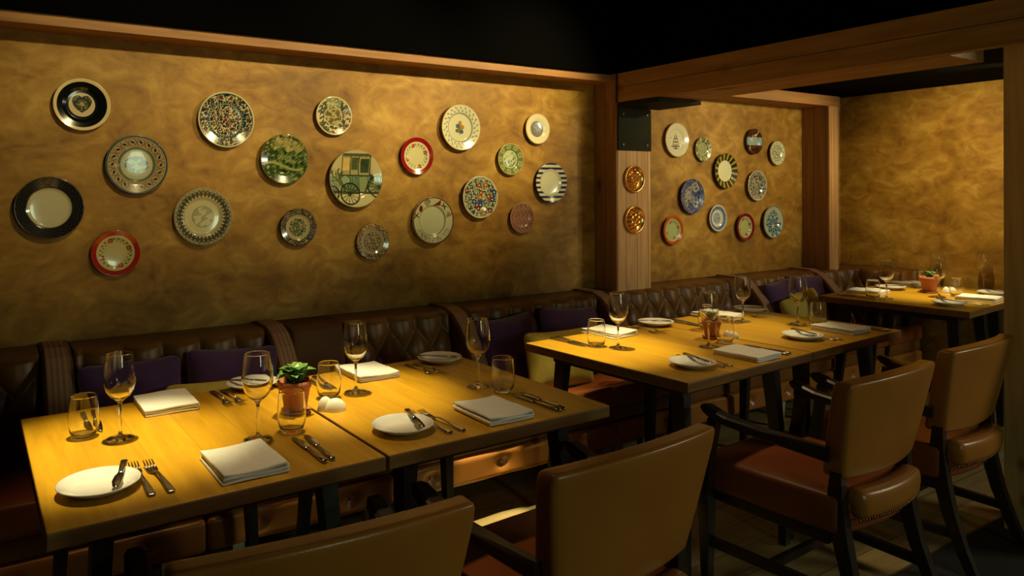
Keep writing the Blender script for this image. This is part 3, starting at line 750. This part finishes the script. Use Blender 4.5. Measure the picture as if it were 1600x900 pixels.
def p_scene(A):
    A.band(0, 2, 'b3a868'); n = A.noise(24, 21) * .7 + A.noise(70, 22) * .6; h = A.noise(9, 27) * .12
    A.fill(A.y < .38 + h, '5d7036'); A.fill((A.y < .38 + h) & (n > .1), '33491e'); A.fill((A.y < .38 + h) & (n > .7), '1d2e14'); A.fill((A.y < .3) & (n < -.9), 'a3a566')
    A.fill((A.x < -.35 + h) & (A.y < .75) & (n > -.5), '2c421c'); A.fill((A.y >= .38 + h) & (n > .45), '7c7c44')
    A.rect(-.25, .3, -.02, .16, '8f9458'); A.fill((np.abs(A.y - .07) < .09) & (np.abs(A.x) < .25) & (A.noise(60, 24) > .2), '4c5a30')
    A.fill((np.abs(A.y + .28 + .15 * np.sin(3 * A.x)) < .05), '9aa060'); A.fill((A.r > .86) & (n > -.2), '2f4520'); A.band(.965, 2, '6f6a38')
def p_coach(A):
    A.band(0, 2, 'c4b988'); A.rect(-2, 2, -.52, .1, '9aa072'); A.fill(A.y < -.5, 'c9bf8c')
    A.disc(.0, -.02, .66, '4c6042', .62); A.disc(.02, -.03, .6, '6c8560', .58); nn = A.noise(60, 14); A.fill((np.hypot(A.x, (A.y + .03) / .58) < .6) & (nn > .3), '52694a'); A.fill((A.y < .1) & (A.y > -.5) & (np.abs(A.x) > .6) & (nn > 0), '6e7448')
    A.rect(-.45, .55, .12, .78, 'a39a68'); A.rect(-.5, .62, .76, .86, '565a38'); A.rect(-.48, -.2, .28, .7, 'd6b46e'); A.rect(-.14, .1, .3, .72, '4b5a3c'); A.rect(.2, .5, .2, .68, '3c4a36')
    for x in (-.5, -.18, .13, .54): A.line(x, .1, x, .78, .02, '4a4e30')
    A.line(-.62, .12, .62, .10, .025, '3c452a'); A.disc(-.36, -.08, .19, '8fa27a'); A.ring(-.36, -.08, .19, .02, '4a5a36')
    A.rect(.18, .46, -.4, .05, '8a9468'); A.line(-.6, .1, -.35, -.48, .03, '3a4a30'); A.line(.62, .1, .35, -.5, .03, '3a4a30'); A.line(-.9, -.45, .8, -.5, .04, '4a4a30')
    for cx, cy, rr in ((-.20, -.52, .36), (.86, -.28, .38), (-.88, -.5, .24)):
        A.ring(cx, cy, rr, .03, '2a2f1e'); A.disc(cx, cy, .05, '2a2f1e')
        for k in range(14):
            a = 2 * PI * k / 14; A.line(cx, cy, cx + rr * math.cos(a), cy + rr * math.sin(a), .013, '2f3422')
    A.fill((A.x < -.55) & (A.y > -.1) & (A.y < .35) & (A.noise(40, 3) > .2), '5a6038'); A.band(.97, 2, '8e845a')
def p_redfl(A): p_red(A, '8c1418', 'cfc898', '6a7a44', 'a01c22')
def p_dark(A):
    A.band(0, 2, 'b3a67a'); n = A.noise(34, 31); A.fill((A.r > .68) & (np.abs(n) > .22), '2b2e2c'); A.fill((A.r > .68) & (n > .9), '6e3a4a')
    A.band(.66, .68, '7a7050'); A.fill((A.r < .48) & (n > -.35), '2f4632'); A.fill((A.r < .48) & (n > .45), '70785a'); A.band(.97, 2, '3c3a2c')
def p_pinky(A):
    A.band(0, 2, 'b3ab80'); n = A.noise(42, 41); A.fill((A.r > .7) & (n > -.1), '6e4a44'); A.fill((A.r < .5) & (n > .0), '74544c'); A.band(.5, .53, '85655a'); A.band(.7, .72, '85655a')
def p_whitefl(A):
    A.band(0, 2, 'd6d4b4'); A.band(.60, .64, '7a8272'); A.band(.97, 2, 'b59a50')
    t = (A.t / (2 * PI) * 20 + A.r * 1.5) % 1
    for rad, ph in ((.72, 0), (.86, .16)):
        A.petals(rad, 22, .045, '2b4256', .5, ph, .7)
    A.petals(.79, 22, .028, '6a8068', .6, .1, -.5)
    A.disc(0, -.05, .2, '7e8a52', .5, 1.2); A.disc(.12, .02, .11, 'b0813a'); A.disc(-.10, .06, .10, '4c6a86'); A.disc(.02, .2, .09, 'b8892e'); A.disc(.1, -.18, .09, '3d5d8a'); A.disc(-.14, -.14, .08, '5f7440'); A.line(0, -.3, 0, .25, .02, '5f6e3c')
def p_cream(A):
    A.band(0, 2, 'dfd7b2'); A.band(.93, 2, 'c0ad7c'); A.disc(0, 0, .52, '67665c'); n = A.noise(40, 51); A.fill((A.r < .5) & (n > .5), '918e7c'); A.ring(0, 0, .5, .02, '4c4a42')
def p_green(A):
    A.band(0, 2, '6e7c3e'); t = np.abs(((A.t / (2 * PI) * 9) % 1) - .5)
    A.fill((A.r > .66) & (A.r < .9) & (t < .28), 'b7b883'); A.fill((A.r > .72) & (A.r < .85) & (t < .2), '7c8a4e'); A.band(0, .62, 'c0c49a'); n = A.noise(24, 61); A.fill((A.r < .5) & (n > .2), '6f8450'); A.ring(0, 0, .6, .02, '5d6e36'); A.band(.96, 2, 'c2c08c')
def p_stripe(A):
    A.band(0, 2, 'dcdabc'); A.fill(((A.y * 4.2 + .25) % 1 < .48) & (A.r > .66), '232c5a'); A.band(0, .68, 'd9d8b4'); A.ring(0, 0, .68, .012, 'b0ac8a')
def p_flowers(A):
    A.band(0, 2, 'c2c4a4'); n = A.noise(30, 71); A.fill((n > .15) & (A.r < .92), '38423e'); A.fill((n < -.75) & (A.r < .92), '6d8460')
    r = np.random.RandomState(4)
    for k in range(15):
        a = r.uniform(0, 2 * PI); q = .85 * math.sqrt(r.uniform(0, 1)); A.flower(q * math.cos(a), q * math.sin(a), .13, ['8e4a22', '2c3f78', '70303a', 'a86a2c'][k % 4])
    A.disc(.05, -.2, .16, '30508c', .6)
def p_icons(A):
    A.band(0, 2, 'cfcda6'); A.ring(0, 0, .965, .03, '6b4a34'); A.ring(0, 0, .62, .016, '8a866a'); A.band(0, .60, 'ced2ac')
    k = ((np.floor(A.x * 16) + np.floor(A.y * 16)) % 2 > 0); A.fill(k & (np.hypot(A.x + .28, A.y - .76) < .15), '20262e')
    A.line(-.92, .12, -.70, .32, .025, '5c2420'); A.line(-.92, .32, -.68, .14, .025, '5c2420'); A.disc(-.58, .50, .10, '7c221e', 1.4)
    A.fill((A.y > .62) & (A.y - .62 < (A.x - .02) * .7) & (A.x < .38), '7c221e')
    A.line(.42, .62, .66, .56, .022, '20304a'); A.line(.50, .72, .58, .46, .022, '20304a'); 
    for q in range(4): A.line(.68 + .05 * q, .12 + .02 * q, .74 + .05 * q, .36 - .03 * q, .014, '7c221e')
    A.fill((A.r > .68) & (A.r < .9) & (A.y < -.35) & (A.noise(50, 7) > .3), '92947a')
def p_pink(A):
    A.band(0, 2, '8c5c48'); n = A.noise(48, 81); A.fill(n > .25, 'a67c62'); A.fill(n < -.8, '5f3830'); A.band(.60, .64, 'b08a70'); A.band(.96, 2, 'b08a70')
def p_cake(A):
    A.band(0, 2, 'dcd8bc'); A.ring(0, 0, .97, .02, 'bdb690')
    for y, w in ((-.30, .24), (-.10, .18), (.09, .12)):
        A.line(-w, y, w, y, .02, '4e2c26'); A.line(-w, y + .16, w, y + .16, .012, '4e2c26'); A.line(-w, y, -w, y + .16, .014, '4e2c26'); A.line(w, y, w, y + .16, .014, '4e2c26')
        for q in range(5): A.disc(-w + .04 + q * (2 * w - .08) / 4, y + .08, .022, '8a6a58')
    A.line(0, .28, 0, .40, .016, '4e2c26'); A.line(-.36, -.38, .36, -.38, .03, '4e2c26'); A.line(-.2, -.5, .2, -.5, .025, '4e2c26'); A.line(0, -.38, 0, -.52, .04, '4e2c26'); A.disc(-.42, .12, .035, '4e2c26')
def p_grpane(A):
    A.band(0, 2, 'a9a982'); n = A.noise(30, 91); A.fill((A.r > .6) & (n > -.2), '4c5a38'); t = np.abs(((A.t / (2 * PI) * 8) % 1) - .5); A.fill((A.r > .62) & (t < .12), 'b8b690'); A.fill((A.r < .5) & (n > .1), '74805a'); A.ring(0, 0, .57, .02, '4a5434')
def p_deer(A):
    A.band(0, 2, '4a2014'); A.rect(-2, 2, -.28, .34, '92b4ba'); A.ring(0, 0, .96, .03, '2e140c')
    for cx, cy, s, c in ((.28, .52, 1, 'ddd8c8'), (-.22, .18, 1, 'e6e2d2'), (-.55, -.52, 1, 'c9b4a0')):
        A.disc(cx, cy, .13, c, .55); A.line(cx - .08, cy - .05, cx - .12, cy - .22, .02, c); A.line(cx + .08, cy - .05, cx + .13, cy - .22, .02, c); A.line(cx + .1, cy + .04, cx + .17, cy + .18, .03, c); A.disc(cx + .19, cy + .2, .04, c); A.line(cx + .19, cy + .22, cx + .14, cy + .34, .012, c); A.line(cx + .2, cy + .22, cx + .28, cy + .33, .012, c)
def p_whgreen(A):
    A.band(0, 2, 'd2d2b0'); A.ring(0, 0, .97, .02, '6f7c58'); A.petals(.8, 12, .06, '44523a', .6, .1, .4); A.ring(0, 0, .62, .03, '7b8a66'); n = A.noise(34, 95); A.fill((A.r < .48) & (n > .1), '5a6e4c'); A.ring(0, 0, .5, .015, '8c987a')
def p_rays(A):
    A.band(0, 2, '6c6a22'); t = np.abs(((A.t / (2 * PI) * 16) % 1) - .5) * 2
    A.fill((A.r > .6) & (t > .55), '33280f'); A.fill((A.r > .6) & (t < .28), 'b5ab62'); A.band(0, .60, 'dadab6'); A.band(.97, 2, '4a4220')
def p_bluesw(A):
    A.band(0, 2, '2f3f7c'); r = np.random.RandomState(2)
    for k in range(13):
        a = r.uniform(0, 2 * PI); q = .8 * math.sqrt(r.uniform(0, 1)); cx, cy = q * math.cos(a), q * math.sin(a)
        A.ring(cx, cy, .16, .022, 'a8a07c'); A.ring(cx, cy, .09, .015, '8fa0bc'); A.disc(cx, cy, .04, '1a2350')
    n = A.noise(22, 99); A.fill((np.abs(n) < .09), 'b8a870'); A.fill(n > 1.1, '6f86b4')
def p_bw(A):
    A.band(0, 2, 'ccccb4'); n = A.noise(36, 101); A.fill((np.abs(n) > .45) & (A.r < .93), '23262a'); A.petals(.6, 7, .08, '4c2420'); A.petals(.25, 5, .06, '3f6048')
def p_bluering(A):
    A.band(0, 2, 'd2d4c6'); n = A.noise(50, 111); A.fill((A.r > .66) & (A.r < .9), '3f5a92'); A.fill((A.r > .66) & (A.r < .9) & (n > .4), '8ea2c0'); A.fill((A.r < .42) & (n > -.5), '4a649a'); A.fill((A.r < .42) & (n > .7), 'b8c4cc')
def p_orange(A): p_red(A, 'b8501a', 'b4bc86', '5e8a5a', 'a04a28')
def p_red2(A): p_red(A, '7c1420', 'b8bc84', '6b7c46', '7c2420')
def p_teal(A):
    A.band(0, 2, 'b4bcab'); 
    for k in range(9):
        a = 2 * PI * k / 9 + .2; A.disc(.12 + .38 * math.cos(a), -.25 + .38 * math.sin(a), .30, '236684', .42, a); A.line(.12, -.25, .12 + .5 * math.cos(a), -.25 + .5 * math.sin(a), .015, 'c4cab8')
    A.disc(.12, -.25, .08, 'c8c8a4')
    for cx, cy in ((-.3, .3), (.1, .62), (-.1, .45), (.32, .45), (-.45, .1)): A.flower(cx, cy, .13, '3a7c98', 'b8c0a8')
    A.disc(-.72, -.1, .08, '2a1c18', .5, .6); A.ring(0, 0, .97, .03, '5d7c84')
def wall_plate(name, cx, cz, R, fn, label, Y=YW, tilt=.0, nr=84, na=224, depth=.16):
    rr = np.linspace(0, 1, nr + 1)[1:]; aa = np.linspace(0, 2 * PI, na, endpoint=False)
    rg, ag = np.meshgrid(rr, aa, indexing='ij'); x = (rg * np.cos(ag)).ravel(); y = (rg * np.sin(ag)).ravel(); r = rg.ravel()
    def pz(r):
        z = np.where(r < .56, .06 * (r / .56) ** 3 * .3, .018 + depth * .85 * np.clip((r - .56) / .12, 0, 1) ** 1 * .42 + np.clip((r - .68) / .32, 0, 1) * depth * .5)
        return z - np.clip((r - .975) / .025, 0, 1) ** 2 * .02
    Z = pz(r) * R + .010
    verts = np.zeros((1 + nr * na + 3 * na + 1, 3)); verts[0] = (0, 0, pz(np.array([0.]))[0] * R + .010)
    verts[1:1 + nr * na, 0] = x * R; verts[1:1 + nr * na, 1] = y * R; verts[1:1 + nr * na, 2] = Z
    base = 1 + nr * na; ze = Z[-1]
    for k, (q, z) in enumerate(((1.0, ze - .004), (.66, .004), (.60, .0012))):
        verts[base + k * na: base + (k + 1) * na] = np.stack([q * R * np.cos(aa), q * R * np.sin(aa), np.full(na, z)], 1)
    verts[-1] = (0, 0, .0012)
    faces = []
    k = np.arange(na); k2 = (k + 1) % na
    tri = [(0, 1 + int(a), 1 + int(b)) for a, b in zip(k, k2)]
    quads = []
    for i in range(nr - 1 + 3):
        o = 1 + i * na
        quads.append(np.stack([o + k, o + na + k, o + na + k2, o + k2], 1))
    quads = np.concatenate(quads)
    last = 1 + (nr + 2) * na; tri2 = [(last + int(a), len(verts) - 1, last + int(b)) for a, b in zip(k, k2)]
    me = bpy.data.meshes.new(name); me.from_pydata(verts.tolist(), [], tri + quads.tolist() + tri2)
    px = np.concatenate([[0], x, np.ones(3 * na) * 0, [0]]); py = np.concatenate([[0], y, np.zeros(3 * na), [0]])
    A = Art(px, py); fn(A); col = A.c.copy()
    edge = A.c[nr * na - 5]; col[base:] = col[base - 1]
    col = np.clip(col, 0, 1); l = np.where(col <= .04045, col / 12.92, ((col + .055) / 1.055) ** 2.4)
    ca = me.color_attributes.new('paint', 'FLOAT_COLOR', 'POINT')
    ca.data.foreach_set('color', np.concatenate([l, np.ones((len(l), 1))], 1).astype(np.float32).ravel())
    o = link(name, me, M['paint']); o.location = (cx, Y, cz); o.rotation_euler = (PI / 2 , 0, 0)
    return tag(o, label, 'plate', 'decorated plates hung on the plaster wall')
W = [
 ('black_plate', .303, 1.748, .100, p_heart, 'black glazed plate with a dark heart on its cream centre, top left of the wall'),
 ('leaf_border_plate', .497, 1.520, .117, p_border, 'plate with a rim of blue leaves and orange lines around a pale centre'),
 ('woven_rim_plate', .189, 1.353, .117, p_weave, 'plate with a plain cream centre and wide black woven rim'),
 ('red_rim_plate', .416, 1.171, .090, p_red, 'brick red rimmed plate with a flower wreath, lowest on the left'),
 ('mosaic_plate', .852, 1.715, .118, p_orn, 'blue and cream plate covered in dense scrollwork and red dots'),
 ('pointed_rim_plate', .753, 1.306, .119, p_crown, 'beige plate with a ring of dark pointed motifs on the rim'),
 ('brown_transfer_plate', 1.344, 1.756, .089, p_brown, 'small brown transferware plate with pale scalloped rim near the top'),
 ('green_scenery_plate', 1.106, 1.553, .110, p_scene, 'green plate printed all over with a landscape scene'),
 ('carriage_plate', 1.450, 1.468, .1365, p_coach, 'largest plate, printed with a horse drawn carriage and spoked wheels'),
 ('crimson_rim_plate', 1.780, 1.580, .092, p_redfl, 'crimson rimmed plate with cream centre and two red flowers'),
 ('dark_floral_plate', 1.168, 1.249, .085, p_dark, 'small dark floral plate with green centre picture below the landscape plate'),
 ('speckled_plate', 1.537, 1.169, .086, p_pinky, 'small speckled mauve and grey plate under the carriage plate'),
 ('bouquet_plate', 2.037, 1.731, .118, p_whitefl, 'large white plate with a bouquet and leafy blue rim'),
 ('portrait_plate', 2.539, 1.744, .084, p_cream, 'small cream plate with grey round picture at its centre'),
 ('green_panel_plate', 2.354, 1.575, .084, p_green, 'small green plate with pale panels around the rim'),
 ('blue_stripe_plate', 2.630, 1.450, .110, p_stripe, 'white plate with navy blue horizontal stripes on the rim'),
 ('all_over_floral_plate', 2.154, 1.375, .110, p_flowers, 'plate covered with orange and blue flowers and dark leaves'),
 ('icon_rim_plate', 1.868, 1.261, .119, p_icons, 'pale plate with red and checkered motifs along the upper rim'),
 ('pink_plate', 2.429, 1.260, .082, p_pink, 'small dusky pink plate below the striped plate'),
 ('cake_plate', 3.651, 1.719, .107, p_cake, 'white plate drawn with a tiered cake on a stand'),
 ('grey_green_plate', 3.903, 1.667, .078, p_grpane, 'small grey green plate just right of the cake plate'),
 ('deer_plate', 4.427, 1.733, .087, p_deer, 'brown plate with a pale blue band and small white deer'),
 ('sage_plate', 4.685, 1.660, .087, p_whgreen, 'small white plate with sage green medallion, farthest right'),
 ('ray_rim_plate', 4.122, 1.529, .116, p_rays, 'plate with cream centre and olive and brown rays on the rim'),
 ('blue_swirl_plate', 3.791, 1.364, .111, p_bluesw, 'deep blue plate covered with swirls'),
 ('black_white_plate', 4.453, 1.432, .103, p_bw, 'white plate with dense black leafy pattern'),
 ('blue_ring_plate', 4.043, 1.219, .087, p_bluering, 'white plate with a blue ring and blue centre picture'),
 ('orange_rim_plate', 3.614, 1.154, .090, p_orange, 'orange rimmed plate with pale green centre, beside the pine column'),
 ('dark_red_rim_plate', 4.327, 1.152, .093, p_red2, 'dark red rimmed plate with pale flowered centre'),
 ('teal_flower_plate', 4.630, 1.178, .113, p_teal, 'pale plate painted with a large teal blue flower'),
]
for nm, x, z, R, fn, lab in W: wall_plate(nm, x, z, R, fn, lab)

# gilded moulds on the column
def mould(name, x, z, kind, label):
    R = .078; p = empty(name, (x, 2.972, z), 0, label, 'wall ornament', 'gilded moulds on the pine column')
    RX = Matrix.Rotation(PI / 2, 4, 'X')
    b = MB().lathe([(0, .002), (R * .9, .002), (R, .004), (R * 1.0, .014), (R * .95, .018), (R * .88, .014), (R * .85, .009), (0, .013)], 48, RX)
    part('dish', b.mesh(), M['copper'], p)
    q = MB(); r = random.Random(5)
    def ball(cx, cz, s, sz=1.0, rot=0.0, h=1.3):
        prof = [(0, 1)] + [(math.sin(t), math.cos(t)) for t in np.linspace(.2, PI / 2, 7)]
        q.lathe(prof, 14, Matrix.Translation((cx, -.009, cz)) @ RX @ Matrix.Rotation(rot, 4, 'Z') @ Matrix.Diagonal((s, s * sz, s * h, 1)))
    if kind == 'grapes':
        for row, n in enumerate((5, 6, 5, 4, 3, 2, 1)):
            for k in range(n): ball((k - (n - 1) / 2) * .0125 + r.uniform(-.001, .001), .016 - row * .0115, .0078)
        for s in (-1, 1): 
            for k in range(4): ball(s * (.018 + .008 * k), .036 - .006 * k + .004 * (k % 2), .012, .6, s * .6 * k, .6)
        ball(0, .05, .006, 2.2); ball(.004, .042, .010, .6)
    else:
        for a in (-2.6, -1.57, -.55, .5, 1.57, 2.6): ball(.030 * math.cos(a), -.004 + .028 * math.sin(a), .0165, 1.25, a, .9)
        ball(0, -.002, .014); ball(0, -.045, .012, 1.5); ball(-.034, .03, .012, .6, .8, .6); ball(.034, .032, .012, .6, -.8, .6); ball(0, .05, .012, .7)
    part('relief', q.mesh(), M['copper'], p)
mould('gilded_mould', 3.101, 1.469, 'grapes', 'gilded round mould with a bunch of grapes, upper one on the pine column')
mould('gilded_mould', 3.101, 1.238, 'fruit', 'gilded round mould with fruit in relief, lower one on the pine column')
